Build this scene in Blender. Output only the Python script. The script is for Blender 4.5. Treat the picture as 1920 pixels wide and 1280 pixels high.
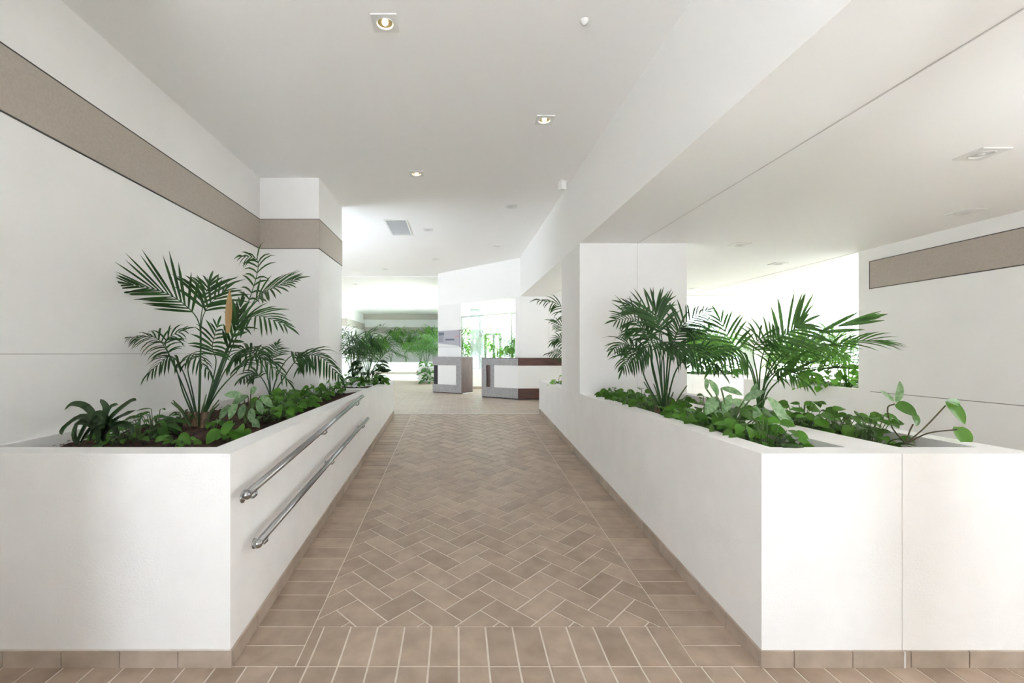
import bpy, math, random
from mathutils import Vector as V, Matrix
R = random.Random(7)
C = bpy.context.scene.collection
sc = bpy.context.scene
for o in list(bpy.data.objects): bpy.data.objects.remove(o)

# ---------------------------------------------------------------- camera, sky, sun, exposure
EYE, F, CX, CY = 1.4, 880.0, 856.0, 662.0
cam_d = bpy.data.cameras.new('camera'); cam = bpy.data.objects.new('camera', cam_d); C.objects.link(cam)
cam.location = (0, 0, EYE); cam.rotation_euler = (math.pi/2, 0, 0)
cam_d.sensor_width = 36; cam_d.lens = 36*F/1920; cam_d.clip_start = .02; cam_d.clip_end = 300
cam_d.shift_x = (960-CX)/1920; cam_d.shift_y = (CY-640)/1920
sc.camera = cam
world = bpy.data.worlds.new('world'); sc.world = world; world.use_nodes = True
bg = world.node_tree.nodes['Background']; bg.inputs[0].default_value = (.79, .885, 1, 1); bg.inputs[1].default_value = 1.7
sun_d = bpy.data.lights.new('sun', 'SUN'); sun = bpy.data.objects.new('sun', sun_d); C.objects.link(sun)
sun_d.energy = 24; sun_d.angle = math.radians(3); sun_d.color = (.89, .93, 1)
sun.rotation_euler = V((-.36, .22, .85)).to_track_quat('Z', 'Y').to_euler()
sc.view_settings.view_transform = 'Standard'; sc.view_settings.look = 'None'
sc.view_settings.gamma = 1; sc.view_settings.use_curve_mapping = False
sc.view_settings.exposure = 2.35
sc.cycles.diffuse_bounces = 10; sc.cycles.max_bounces = 14; sc.cycles.transparent_max_bounces = 12

def P(x, y, Y):                      # a point of the photograph at depth Y
    return V(((x-CX)/F*Y, Y, EYE-(y-CY)/F*Y))

# ---------------------------------------------------------------- helpers
class MB:
    def __init__(s): s.v = []; s.f = []; s.t = []
    def face(s, pts, tone=None):
        n = len(s.v); s.v += [tuple(p) for p in pts]; s.f.append(tuple(range(n, n+len(pts)))); s.t.append(.5 if tone is None else tone)
    def box(s, x0, x1, y0, y1, z0, z1):
        s.prism([(x0, y0), (x1, y0), (x1, y1), (x0, y1)], z0, z1); return s
    def prism(s, poly, z0, z1):
        a = sum(poly[i][0]*poly[(i+1) % len(poly)][1]-poly[(i+1) % len(poly)][0]*poly[i][1] for i in range(len(poly)))
        if a < 0: poly = poly[::-1]
        f0 = z0 if callable(z0) else (lambda x, y: z0); f1 = z1 if callable(z1) else (lambda x, y: z1)
        b = [(x, y, f0(x, y)) for x, y in poly]; t = [(x, y, f1(x, y)) for x, y in poly]; n = len(poly)
        s.face(b[::-1]); s.face(t)
        for i in range(n): j = (i+1) % n; s.face([b[i], b[j], t[j], t[i]])
        return s
    def obox(s, c, ax, ay, az, hx, hy, hz):      # oriented box
        c = V(c); ax, ay, az = V(ax)*hx, V(ay)*hy, V(az)*hz
        q = lambda i, j, k: c+ax*i+ay*j+az*k
        for k in (-1, 1):
            p = [q(-1, -1, k), q(1, -1, k), q(1, 1, k), q(-1, 1, k)]; s.face(p if k > 0 else p[::-1])
            p = [q(-1, k, -1), q(1, k, -1), q(1, k, 1), q(-1, k, 1)]; s.face(p if k < 0 else p[::-1])
            p = [q(k, -1, -1), q(k, 1, -1), q(k, 1, 1), q(k, -1, 1)]; s.face(p if k > 0 else p[::-1])
        return s
    def tube(s, pts, r, n=6, cap=True):
        pts = [V(p) for p in pts]; m = len(pts); rr = r if isinstance(r, (list, tuple)) else [r]*m
        base = len(s.v); up = None
        for i, p in enumerate(pts):
            t = (pts[min(i+1, m-1)]-pts[max(i-1, 0)]).normalized()
            if up is None: up = V((0, 0, 1)) if abs(t.z) < .9 else V((0, 1, 0))
            a = t.cross(up).normalized(); up = a.cross(t).normalized()
            for k in range(n):
                w = 2*math.pi*k/n; s.v.append(tuple(p+a*math.cos(w)*rr[i]+up*math.sin(w)*rr[i]))
        for i in range(m-1):
            for k in range(n):
                k2 = (k+1) % n; s.f.append((base+i*n+k, base+i*n+k2, base+(i+1)*n+k2, base+(i+1)*n+k)); s.t.append(.5)
        if cap:
            s.f.append(tuple(base+k for k in range(n))[::-1]); s.f.append(tuple(base+(m-1)*n+k for k in range(n))); s.t += [.5, .5]
        return s
    def lathe(s, c, prof, n=24, axis=(0, 0, 1)):     # prof = [(r, h)]
        c = V(c); q = V(axis).to_track_quat('Z', 'Y'); base = len(s.v)
        for r, h in prof:
            for k in range(n):
                w = 2*math.pi*k/n; s.v.append(tuple(c+q@V((r*math.cos(w), r*math.sin(w), h))))
        for i in range(len(prof)-1):
            for k in range(n):
                k2 = (k+1) % n; s.f.append((base+i*n+k, base+i*n+k2, base+(i+1)*n+k2, base+(i+1)*n+k)); s.t.append(.5)
        return s
    def ball(s, c, r, n=14):
        m = n//2; return s.lathe(c, [(max(r*math.sin(math.pi*i/m), 1e-4), -r*math.cos(math.pi*i/m)) for i in range(m+1)], n)
    def build(s, name, mat, parent=None, smooth=False, bevel=0):
        me = bpy.data.meshes.new(name); me.from_pydata(s.v, [], s.f); me.update()
        at = me.attributes.new('tone', 'FLOAT', 'FACE')
        at.data.foreach_set('value', s.t)
        me.materials.append(mat)
        if smooth: me.polygons.foreach_set('use_smooth', [True]*len(me.polygons))
        o = bpy.data.objects.new(name, me); C.objects.link(o)
        if parent is not None:
            o.parent = parent; o.matrix_parent_inverse = Matrix.Translation(-parent.location) if parent.type == 'EMPTY' else Matrix()
            if parent.type != 'EMPTY': pass
        if bevel:
            b = o.modifiers.new('bevel', 'BEVEL'); b.width = bevel; b.segments = 2; b.limit_method = 'ANGLE'
        return o

def tag(o, label, cat, group=None, kind=None):
    o['label'] = label; o['category'] = cat
    if group: o['group'] = group
    if kind: o['kind'] = kind
    return o
def struct(o, label=None):
    o['kind'] = 'structure'
    if label: o['label'] = label
    return o
def thing(name, label, cat, loc, group=None):
    e = bpy.data.objects.new(name, None); C.objects.link(e); e.location = loc; e.empty_display_size = .1
    return tag(e, label, cat, group)

# ---------------------------------------------------------------- materials
def mat(name, col, rough=.6, metal=0, spec=.5):
    m = bpy.data.materials.new(name); m.use_nodes = True; b = m.node_tree.nodes['Principled BSDF']
    b.inputs['Base Color'].default_value = (*col, 1); b.inputs['Roughness'].default_value = rough
    b.inputs['Metallic'].default_value = metal; b.inputs['Specular IOR Level'].default_value = spec
    return m
def N(m, t, **k):
    n = m.node_tree.nodes.new(t)
    for a, b in k.items(): setattr(n, a, b)
    return n
def L(m, a, b): m.node_tree.links.new(a, b)
def noisy(m, c1, c2, scale, bump=0, bscale=None, dist=.002, stretch=(1, 1, 1), detail=6):
    b = m.node_tree.nodes['Principled BSDF']
    tc = N(m, 'ShaderNodeTexCoord'); mp = N(m, 'ShaderNodeMapping'); mp.inputs['Scale'].default_value = stretch
    L(m, tc.outputs['Object'], mp.inputs['Vector'])
    no = N(m, 'ShaderNodeTexNoise'); no.inputs['Scale'].default_value = scale; no.inputs['Detail'].default_value = detail
    L(m, mp.outputs[0], no.inputs['Vector'])
    cr = N(m, 'ShaderNodeValToRGB'); cr.color_ramp.elements[0].color = (*c1, 1); cr.color_ramp.elements[1].color = (*c2, 1)
    cr.color_ramp.elements[0].position = .3; cr.color_ramp.elements[1].position = .7
    L(m, no.outputs['Fac'], cr.inputs[0]); L(m, cr.outputs[0], b.inputs['Base Color'])
    if bump:
        n2 = N(m, 'ShaderNodeTexNoise'); n2.inputs['Scale'].default_value = bscale or scale; n2.inputs['Detail'].default_value = 4
        L(m, tc.outputs['Object'], n2.inputs['Vector'])
        bp = N(m, 'ShaderNodeBump'); bp.inputs['Strength'].default_value = bump; bp.inputs['Distance'].default_value = dist
        L(m, n2.outputs['Fac'], bp.inputs['Height']); L(m, bp.outputs[0], b.inputs['Normal'])
    return cr
M = {}
M['plaster'] = mat('white_plaster', (.9, .895, .89), .75, spec=.25); noisy(M['plaster'], (.885, .878, .872), (.915, .910, .906), 2.5, .25, 160)
M['rough'] = mat('textured_white_plaster', (.84, .835, .83), .85, spec=.2); noisy(M['rough'], (.87, .865, .86), (.91, .905, .90), 5, .5, 110, .003)
M['ceil'] = mat('white_ceiling', (.88, .88, .875), .8, spec=.2); noisy(M['ceil'], (.945, .945, .94), (.955, .955, .95), 1.2, .1, 120)
M['band'] = mat('taupe_band', (.40, .35, .30), .7); noisy(M['band'], (.44, .385, .335), (.49, .435, .38), 60, .2, 200)
M['groove'] = mat('dark_groove', (.08, .075, .07), .8)
M['joint'] = mat('light_joint', (.70, .69, .68), .8)
M['grout'] = mat('grout', (.56, .51, .45), .9); noisy(M['grout'], (.66, .60, .53), (.76, .70, .63), 20)
def tile_mat(name, c1, c2, c3):
    m = mat(name, c1, .42, spec=.4); cr = noisy(m, c1, c2, 9, .25, 90, .002)
    at = N(m, 'ShaderNodeAttribute', attribute_name='tone'); mx = N(m, 'ShaderNodeMix', data_type='RGBA', blend_type='MULTIPLY')
    c = N(m, 'ShaderNodeValToRGB'); c.color_ramp.elements[0].color = (*c3, 1); c.color_ramp.elements[1].color = (1, 1, 1, 1)
    L(m, at.outputs['Fac'], c.inputs[0]); mx.inputs[0].default_value = 1
    L(m, cr.outputs[0], mx.inputs[6]); L(m, c.outputs[0], mx.inputs[7])
    L(m, mx.outputs[2], m.node_tree.nodes['Principled BSDF'].inputs['Base Color'])
    return m
M['tile'] = tile_mat('terracotta_tile', (.385, .295, .225), (.50, .39, .305), (.80, .785, .77))
M['skirt'] = tile_mat('skirting_tile', (.44, .36, .29), (.56, .47, .39), (.8, .78, .76))
# upper floor: rows of bricks
m = M['upper'] = mat('upper_floor_tile', (.4, .3, .23), .38, spec=.4)
tc = N(m, 'ShaderNodeTexCoord'); br = N(m, 'ShaderNodeTexBrick')
br.inputs['Color1'].default_value = (.36, .285, .225, 1); br.inputs['Color2'].default_value = (.46, .37, .30, 1); br.inputs['Mortar'].default_value = (.52, .47, .42, 1)
br.inputs['Scale'].default_value = 1; br.inputs['Brick Width'].default_value = .27; br.inputs['Row Height'].default_value = .135; br.inputs['Mortar Size'].default_value = .006
L(m, tc.outputs['Object'], br.inputs['Vector']); L(m, br.outputs['Color'], m.node_tree.nodes['Principled BSDF'].inputs['Base Color'])
M['palefloor'] = mat('pale_floor', (.78, .76, .72), .4); noisy(M['paleflo' 'or'], (.74, .72, .68), (.82, .8, .77), 3)
M['soil'] = mat('soil', (.05, .03, .02), .95); noisy(M['soil'], (.018, .010, .007), (.11, .06, .04), 28, 1, 60, .02)
M['steel'] = mat('brushed_steel', (.36, .36, .36), .16, 1)
M['stone'] = mat('grey_stone', (.45, .44, .45), .5); noisy(M['stone'], (.24, .235, .24), (.42, .41, .42), 40, .1, 80, detail=10)
M['wood'] = mat('dark_wood', (.12, .05, .035), .35); noisy(M['wood'], (.045, .017, .012), (.12, .055, .04), 6, .1, 50, stretch=(9, 9, .7))
M['woodh'] = mat('dark_wood_horizontal', (.12, .05, .035), .35); noisy(M['woodh'], (.04, .013, .010), (.12, .048, .036), 5, .1, 50, stretch=(.8, .8, 8))
M['panel'] = mat('white_panel', (.83, .83, .82), .4)
M['dark'] = mat('dark_fill', (.03, .028, .03), .6)  # near-black: shade of the small desk's void, also the long counter's plinth
M['white'] = mat('white_enamel', (.82, .82, .80), .4)
M['gold'] = mat('warm_reflector', (.75, .62, .36), .25, .9)
M['grille'] = mat('grey_grille', (.78, .79, .79), .5)
M['frame'] = mat('grey_aluminium', (.55, .58, .57), .4, .6)
M['shell'] = mat('device_plastic', (.88, .88, .87), .4)
def emit(name, col, s):
    m = mat(name, col); b = m.node_tree.nodes['Principled BSDF']; b.inputs['Emission Color'].default_value = (*col, 1); b.inputs['Emission Strength'].default_value = s; return m
M['bulb'] = emit('lit_bulb', (1, .86, .58), 6); M['unlit'] = mat('unlit_bulb', (.8, .8, .78), .2)
m = M['glass'] = bpy.data.materials.new('clear_glass'); m.use_nodes = True; nt = m.node_tree; nt.nodes.clear()
o_ = N(m, 'ShaderNodeOutputMaterial'); t_ = N(m, 'ShaderNodeBsdfTransparent'); g_ = N(m, 'ShaderNodeBsdfGlossy'); x_ = N(m, 'ShaderNodeMixShader')
t_.inputs[0].default_value = (.93, .97, .96, 1); g_.inputs['Roughness'].default_value = .02; x_.inputs[0].default_value = .06
L(m, t_.outputs[0], x_.inputs[1]); L(m, g_.outputs[0], x_.inputs[2]); L(m, x_.outputs[0], o_.inputs[0])
m = M['frost'] = bpy.data.materials.new('frosted_glass'); m.use_nodes = True; nt = m.node_tree; nt.nodes.clear()
o_ = N(m, 'ShaderNodeOutputMaterial'); t_ = N(m, 'ShaderNodeBsdfTransparent'); g_ = N(m, 'ShaderNodeBsdfDiffuse'); x_ = N(m, 'ShaderNodeMixShader')
t_.inputs[0].default_value = (.84, .89, .90, 1); g_.inputs[0].default_value = (.60, .65, .66, 1); x_.inputs[0].default_value = .45
L(m, t_.outputs[0], x_.inputs[1]); L(m, g_.outputs[0], x_.inputs[2]); L(m, x_.outputs[0], o_.inputs[0])
def leafmat(name, c1, c2, tr, trc, rough=.4, scale=8):
    m = mat(name, c1, rough, spec=.35); cr = noisy(m, c1, c2, scale)
    b = m.node_tree.nodes['Principled BSDF']; out = m.node_tree.nodes['Material Output']
    at = N(m, 'ShaderNodeAttribute', attribute_name='tone'); mr = N(m, 'ShaderNodeMapRange'); mr.inputs[3].default_value = .55; mr.inputs[4].default_value = 1.45
    L(m, at.outputs['Fac'], mr.inputs[0]); vm = N(m, 'ShaderNodeVectorMath', operation='SCALE'); L(m, cr.outputs[0], vm.inputs[0]); L(m, mr.outputs[0], vm.inputs['Scale']); L(m, vm.outputs[0], b.inputs['Base Color'])
    t = N(m, 'ShaderNodeBsdfTranslucent'); t.inputs[0].default_value = (*trc, 1); x = N(m, 'ShaderNodeMixShader'); x.inputs[0].default_value = tr
    L(m, b.outputs[0], x.inputs[1]); L(m, t.outputs[0], x.inputs[2]); L(m, x.outputs[0], out.inputs[0])
    return m
M['palm'] = leafmat('palm_leaf', (.012, .042, .012), (.035, .095, .024), .16, (.08, .24, .03))
M['palm2'] = leafmat('palm_leaf_green', (.022, .075, .014), (.06, .16, .035), .3, (.16, .42, .06))
M['bright'] = leafmat('bright_leaf', (.05, .16, .02), (.12, .30, .05), .45, (.30, .62, .10))
M['pothos'] = leafmat('pothos_leaf', (.035, .13, .012), (.10, .27, .03), .22, (.18, .42, .05), .3, 14)
M['deep'] = leafmat('dark_leaf', (.012, .035, .010), (.03, .075, .02), .1, (.05, .15, .03), .35)
M['stem'] = leafmat('green_stem', (.07, .13, .04), (.13, .2, .08), .05, (.1, .2, .05), .5)
M['dstem'] = leafmat('brown_stem', (.06, .05, .025), (.11, .09, .04), .02, (.1, .1, .05), .5)
M['trunk'] = mat('fibrous_trunk', (.25, .15, .09), .9); noisy(M['trunk'], (.10, .065, .04), (.34, .25, .17), 30, .8, 60, .01, stretch=(3, 3, .6))
M['dry'] = leafmat('dry_leaf', (.36, .20, .05), (.50, .32, .10), .2, (.5, .3, .1))
# striped leaf: pale centre with green edge via tone across the leaf
m = M['silver'] = leafmat('variegated_leaf', (.06, .17, .05), (.30, .42, .24), .15, (.2, .4, .12), .35, 45)

# ---------------------------------------------------------------- dimensions
XL, XP = -2.30, -1.012          # left wall, left planter's corridor face
XR, XO, XW = 1.365, 2.61, 4.83   # right planter's faces, right wall
Y0, Y1, ZU = 2.10, 7.65, .418    # ramp start, ramp end, upper floor
TOP, ZC, ZL = .951, 3.45, 2.617
BACK = -4.0
def fz(y): return 0 if y < Y0 else (ZU if y > Y1 else (y-Y0)*ZU/(Y1-Y0))

# ---------------------------------------------------------------- floor
def clip(poly, x0, x1, y0, y1):
    for ax, lim, sg in ((0, x0, 1), (0, x1, -1), (1, y0, 1), (1, y1, -1)):
        out = []
        for i in range(len(poly)):
            a, b = poly[i], poly[(i+1) % len(poly)]; da, db = (a[ax]-lim)*sg, (b[ax]-lim)*sg
            if da >= 0: out.append(a)
            if (da >= 0) != (db >= 0):
                t = da/(da-db); out.append((a[0]+(b[0]-a[0])*t, a[1]+(b[1]-a[1])*t))
        poly = out
        if len(poly) < 3: return []
    return poly
G = .0045; TW, TL = .1355, .271
def area(p): return abs(sum(p[i][0]*p[(i+1) % len(p)][1]-p[(i+1) % len(p)][0]*p[i][1] for i in range(len(p))))/2
def tile(mb, poly, lift=0):
    if len(poly) < 3 or area(poly) < 1e-4: return
    a = sum(poly[i][0]*poly[(i+1) % len(poly)][1]-poly[(i+1) % len(poly)][0]*poly[i][1] for i in range(len(poly)))
    if a < 0: poly = poly[::-1]
    t = R.random(); top = [(x, y, fz(y)) for x, y in poly]; bot = [(x, y, fz(y)-.004) for x, y in poly]
    mb.face(top, t)
    for i in range(len(poly)): j = (i+1) % len(poly); mb.face([bot[i], bot[j], top[j], top[i]], t)
def grid(mb, x0, x1, y0, y1, w, l, ox=0, oy=0):
    i0 = int(math.floor((x0-ox)/w)); j0 = int(math.floor((y0-oy)/l))
    for i in range(i0, int((x1-ox)/w)+1):
        for j in range(j0, int((y1-oy)/l)+1):
            a, b = ox+i*w, oy+j*l
            tile(mb, clip([(a+G, b+G), (a+w-G, b+G), (a+w-G, b+l-G), (a+G, b+l-G)], x0+G*.5, x1-G*.5, y0+G*.5, y1-G*.5))
fb = MB()
grid(fb, XL, 5.2, -1.2, Y0, TW, TL, .01, Y0)
yb = Y0+TL
grid(fb, XP+TL+.02, XR-TL-.02, Y0, yb, TW, TL, .01, Y0)
for a, b in ((XP, XP+TL+.02), (XR-TL-.02, XR)): grid(fb, a, b, Y0, Y1, TL+.02, TW, a, Y0)
hx0, hx1 = XP+TL+.02, XR-TL-.02
s2 = math.sqrt(.5)
for i in range(-70, 71):
    for j in range(-70, 71):
        d = (i-j) % 4
        if d not in (0, 3): continue
        w_, h_ = (2, 1) if d == 0 else (1, 2)
        q = [(i*TW+G, j*TW+G), ((i+w_)*TW-G, j*TW+G), ((i+w_)*TW-G, (j+h_)*TW-G), (i*TW+G, (j+h_)*TW-G)]
        q = [((a-b)*s2+.03, (a+b)*s2+4.9) for a, b in q]
        if max(b for a, b in q) < yb or min(b for a, b in q) > Y1 or max(a for a, b in q) < hx0 or min(a for a, b in q) > hx1: continue
        tile(fb, clip(q, hx0+G/2, hx1-G/2, yb+G/2, Y1-.01-G/2))
floor = struct(fb.build('floor', M['tile']), 'beige terracotta tile floor with herringbone ramp')
g = MB(); g.prism([(XL-.3, BACK-6), (9, BACK-6), (9, Y0), (XL-.3, Y0)], -.2, -.0025)
g.prism([(XP-.05, Y0), (XR+.05, Y0), (XR+.05, Y1), (XP-.05, Y1)], -.2, lambda x, y: fz(y)-.0025)
g.build('grout', M['grout'], floor)
u = MB(); u.prism([(XP, Y1), (XR, Y1), (XR, 7.8), (12, 7.8), (12, 17), (-9, 17), (-9, 7.6), (XP, 7.6)], 0, ZU)
u.prism([(XO, Y0+.15), (12, Y0+.15), (12, 7.8), (XO, 7.8)], 0, ZU)
struct(u.build('floor', M['upper']), 'upper lobby floor of brown tiles')
u = MB(); u.box(XL, 12, BACK-6, -1.2, -.1, .001); u.box(5.2, 12, -1.2, Y0, -.1, .001); struct(u.build('floor', M['paleflo' 'or']), 'unseen entrance floor made pale to bounce daylight')  # unseen floor given a pale colour so it bounces light to the ceiling
u = MB(); u.box(-9, 12, 17, 25.4, 0, ZU+.001); struct(u.build('floor', M['paleflo' 'or']), 'pale floor at the far end')  # paler colour from the end of the brown tiles onward
u = MB(); u.box(-.95+XP+.95, XR, Y1-.012, Y1+.03, .3, ZU+.002); struct(u.build('trim_1', M['joint']), 'pale threshold strip at the top of the ramp')

# ---------------------------------------------------------------- walls, ceilings
w = MB(); w.box(XL-.3, XL, BACK, 5.485, 0, ZC+.1); struct(w.build('wall_left', M['plaster']), 'tall white wall on the left')
def band(n, boxes, grooves, lab):
    b = MB()
    for q in boxes: b.box(*q)
    struct(b.build('trim_%d' % n, M['band']), lab)
    b = MB()
    for q in grooves: b.box(*q)
    struct(b.build('trim_%d' % (n+1), M['groove']), 'thin dark grooves edging the taupe band')
PX0, PX1, PY0, PY1 = -2.6, -1.608, 5.485, 6.58
BZ0, BZ1 = 2.622, 2.964
e = .006
band(2, [(XL-.01, XL+e, BACK, PY0-.001, BZ0, BZ1), (XL, PX1+e, PY0-e, PY0+.01, BZ0, BZ1), (PX1-.01, PX1+e, PY0, PY1, BZ0, BZ1)],
     [(XL-.01, XL+e+.001, BACK, PY0-e-.001, z-.004, z+.004) for z in (BZ0, BZ1)] + [(XL+.01, PX1+e+.001, PY0-e-.001, PY0, z-.003, z+.003) for z in (BZ0, BZ1)]
     + [(PX1-.01, PX1+e+.001, PY0-e, PY1, z-.004, z+.004) for z in (BZ0, BZ1)], 'taupe band along the left wall and pillar')
j = MB(); j.box(XL-.01, XL+.003, BACK, PY0-.002, 1.392, 1.400); j.box(XL, PX1+.002, PY0-.002, PY0+.01, 1.393, 1.399); j.box(PX1-.01, PX1+.002, PY0, PY1, 1.393, 1.399)
struct(j.build('trim_4', M['joint']), 'thin horizontal joint in the left wall')
pl = thing('pillar', 'white pillar with taupe band at the end of the left wall', 'pillar', ((PX0+PX1)/2, (PY0+PY1)/2, 0))
w = MB(); w.box(PX0, PX1, PY0, PY1, 0, ZC+.05); w.build('shaft', M['plaster'], pl)
w = MB(); w.box(-5.2, XW+8, BACK-.3, BACK, 2.6, ZC+.2); w.box(-5.2, -.9, BACK-.3, BACK, 0, 2.6); w.box(.6, 13, BACK-.3, BACK, 0, 2.6); w.box(XL, -1.35, .7, 1.2, 0, ZC); w.box(1.62, 1.86, 1.0, 1.24, 0, ZL)  # narrow opening tunes the light; pier and post added to shade planter fronts
struct(w.build('wall_back', M['plaster']), 'unseen entrance wall with added pier and post shading the planters')
w = MB(); w.prism([(XL-.3, BACK), (XR+.01, BACK), (XR+.01, 10.1), (-.45, 12.15), (.2, 15.6), (.2, 25.4), (-5.2, 25.4), (-5.2, 5.4), (XL-.3, 5.4)], ZC, ZC+.25)
w.box(-9.2, -5.2, 5.4, 15.5, ZC, ZC+.25); w.box(-9.2, -5.2, 18, 25.4, ZC, ZC+.25); w.box(-9.2, -5.2, 15.5, 18, ZC, ZC+.25)
struct(w.build('ceiling', M['ceil']), 'high white ceiling over the ramp')
w = MB(); w.prism([(XR, BACK), (5.4, BACK), (5.4, 12.1), (3.7, 12.1), (.2, 15.6), (-.48, 12.1), (XR, 10.08)], ZL, ZC-.001)
for q in ((5.4, 12, 4.2, 12.1), (5.4, 12, BACK, 2.2), (8.2, 12, 2.2, 4.2)): w.box(*q, ZL, ZC-.001)  # unseen gap between the slabs, added as a skylight for the low ceiling
struct(w.build('ceiling', M['ceil']), 'lower white ceiling with deep header on the right')
j = MB(); j.box(2.0, 2.008, BACK, 5.2, ZL-.003, ZL+.01); j.box(2.0, 2.006, 6.1, 10.08, ZL-.003, ZL+.01); j.box(XW, XW+.008, 5.64, 12, ZL-.003, ZL+.01); j.box(2.61, 11, 9.9, 9.93, ZL-.012, ZL+.01)
struct(j.build('trim_5', M['joint']), 'expansion joint across the low ceiling')
j = MB(); j.box(-9, -.46, 12.45, 12.6, ZC-.03, ZC+.01); struct(j.build('trim_6', M['ceil']), 'shallow step across the far ceiling')
w = MB(); w.box(XW, XW+.35, 2.6, 5.64, 0, ZL); struct(w.build('wall_right', M['plaster']), 'white wall with taupe band on the right')
band(7, [(XW-e, XW+.01, 2.6, 5.48, 2.153, 2.47)],
     [(XW-e-.001, XW, 2.6, 5.484, z-.004, z+.004) for z in (2.153, 2.47)]+[(XW-e-.001, XW, 5.478, 5.486, 2.149, 2.474)], 'taupe band on the right wall')
j = MB(); j.box(XW-.003, XW+.01, 2.6, 5.48, .949, .956); struct(j.build('trim_10', mat('grey_joint', (.3, .29, .28), .8)), 'thin horizontal joint in the right wall')
w = MB(); w.box(-9.2, 1, 25, 25.3, 0, ZC); w.box(-9.2, -4.9, 21, 25, 0, ZC)
struct(w.build('wall_back', M['plaster']), 'far end wall of the lobby with taupe band')
b = MB(); b.box(-9.2, -4.9+e, 21-e*3, 21.01, 2.62, 2.96); b.box(-4.91, -4.9+e*3, 21-e*3, 25, 2.62, 2.96); b.box(-4.9, 1, 25-e*3, 25.01, 2.45, 2.79); b.box(-4.9, 1, 24.7, 25, 3.2, ZC)
struct(b.build('trim_9', mat('far_band', (.52, .48, .43), .7)), 'taupe band on the far end wall')
w = MB(); w.box(-9.2, -9, 5.4, 21, 0, 1.1); w.box(-9.2, -9, 5.4, 21, 2.9, ZC); w.box(-9.2, -9, 5.4, 21, 1.1, 2.9); w.box(-9, PX0, 5.45, 5.7, 0, ZC)
struct(w.build('wall_left', M['plaster']), 'far left wall beyond the pillar')

# ---------------------------------------------------------------- pillars
def pillar(label, poly, z0, z1, joint=None):
    cx = sum(p[0] for p in poly)/len(poly); cy = sum(p[1] for p in poly)/len(poly)
    t = thing('pillar', label, 'pillar', (cx, cy, z0)); b = MB(); b.prism(poly, z0, z1); b.build('shaft', M['plaster'], t)
    if joint: q = MB(); q.box(*joint); q.build('joint', M['joint'], t)
    return t
rect = lambda a, b, c, d: [(a, c), (b, c), (b, d), (a, d)]
pillar('broad white pillar rising from the right planter beside the ramp', rect(XR, 2.553, 5.2, 6.1), TOP, ZL, (2.0, 2.004, 5.197, 5.21, TOP, ZL))
pillar('white pillar behind the long reception counter', [(XR, 10.08), (2.553, 10.08), (2.553, 11), (1.5, 11), (1.27, 10.18)], ZU, ZL, (1.985, 1.992, 10.075, 10.09, ZU, ZL))
pillar('white pillar holding the notice board', [(-.48, 12.1), (.117, 11.44), (.12, 12.2), (-.1, 12.5)], ZU, ZL)
pillar('white pillar standing among the palms by the far right windows', rect(6.35, 6.9, 10, 10.55), ZU, ZL)

# ---------------------------------------------------------------- planters
def skirt_x(mb, x0, x1, y, th, h=.072, step=.26, off=0, z=0):
    x = x0
    k = x0+off
    cuts = [x0]
    while k < x1: 
        if k > x0+.01: cuts.append(k)
        k += step
    cuts.append(x1)
    for a, b in zip(cuts, cuts[1:]):
        t = R.random(); n = len(mb.f); mb.box(a+.003, b-.003, y-th, y, z, z+h); mb.t[n:] = [t]*(len(mb.f)-n)
def skirt_y(mb, xa, xb, y0, y1, h=.072, step=.26):
    y = y0
    while y < y1-.02:
        b = min(y+step, y1); t = R.random(); n = len(mb.f)
        mb.prism([(xa, y+.003), (xb, y+.003), (xb, b-.003), (xa, b-.003)], lambda x, yy: fz(yy), lambda x, yy: fz(yy)+h); mb.t[n:] = [t]*(len(mb.f)-n); y = b
def soil(parent, x0, x1, y0, y1, z, amp=.02):
    nx, ny = max(4, int((x1-x0)/.05)), int((y1-y0)/.05); b = MB()
    g = [[(x0+(x1-x0)*i/nx, y0+(y1-y0)*j/ny, z+R.uniform(-amp, amp)) for i in range(nx+1)] for j in range(ny+1)]
    for j_ in range(ny):
        for i_ in range(nx): b.face([g[j_][i_], g[j_][i_+1], g[j_+1][i_+1], g[j_+1][i_]])
    # litter: small chips
    for k in range(int((x1-x0)*(y1-y0)*160)):
        c = V((R.uniform(x0+.02, x1-.02), R.uniform(y0+.02, y1-.02), z+amp)); a = R.uniform(0, 6.28); s = R.uniform(.006, .016)
        b.face([c+V((math.cos(a+q)*s*(1 if q in (0, 3.1) else .5), math.sin(a+q)*s, R.uniform(0, .008))) for q in (0, 1.6, 3.1, 4.7)])
    return b.build('soil', M['soil'], parent)
SZ = .865
lp = thing('planter', 'long white built-in planter with steel handrails left of the ramp', 'planter', (-1.6, 2.2, 0))
w = MB(); w.prism([(XL, Y0), (XP, Y0), (XP, Y0+.145), (XL, Y0+.145)], 0, TOP); w.prism(rect(XP-.136, XP, Y0+.145, 7.40), 0, TOP); w.prism(rect(XL, XP, 7.40, 7.55), 0, TOP)
w.build('wall', M['rough'], lp)
w = MB(); w.box(XL, XL+.03, Y0+.145, PY0, .80, .94); w.box(-1.62, XP-.136, 6.28, 6.58, .8, .91); w.build('ledge', M['rough'], lp)
soil(lp, XL, XP-.136, Y0+.145, 7.40, SZ)
w = MB(); skirt_x(w, XL, XP+.012, Y0, .012, off=.02); skirt_y(w, XP, XP+.012, Y0, 7.5); w.build('skirting', M['skirt'], lp)
w = MB(); w.box(XL, XP-.002, Y0-.005, Y0-.001, .072, .077); w.build('skirting_cap', M['grout'], lp)
rp = thing('planter', 'long white built-in planter with two troughs right of the ramp', 'planter', (1.9, 2.2, 0))
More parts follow.
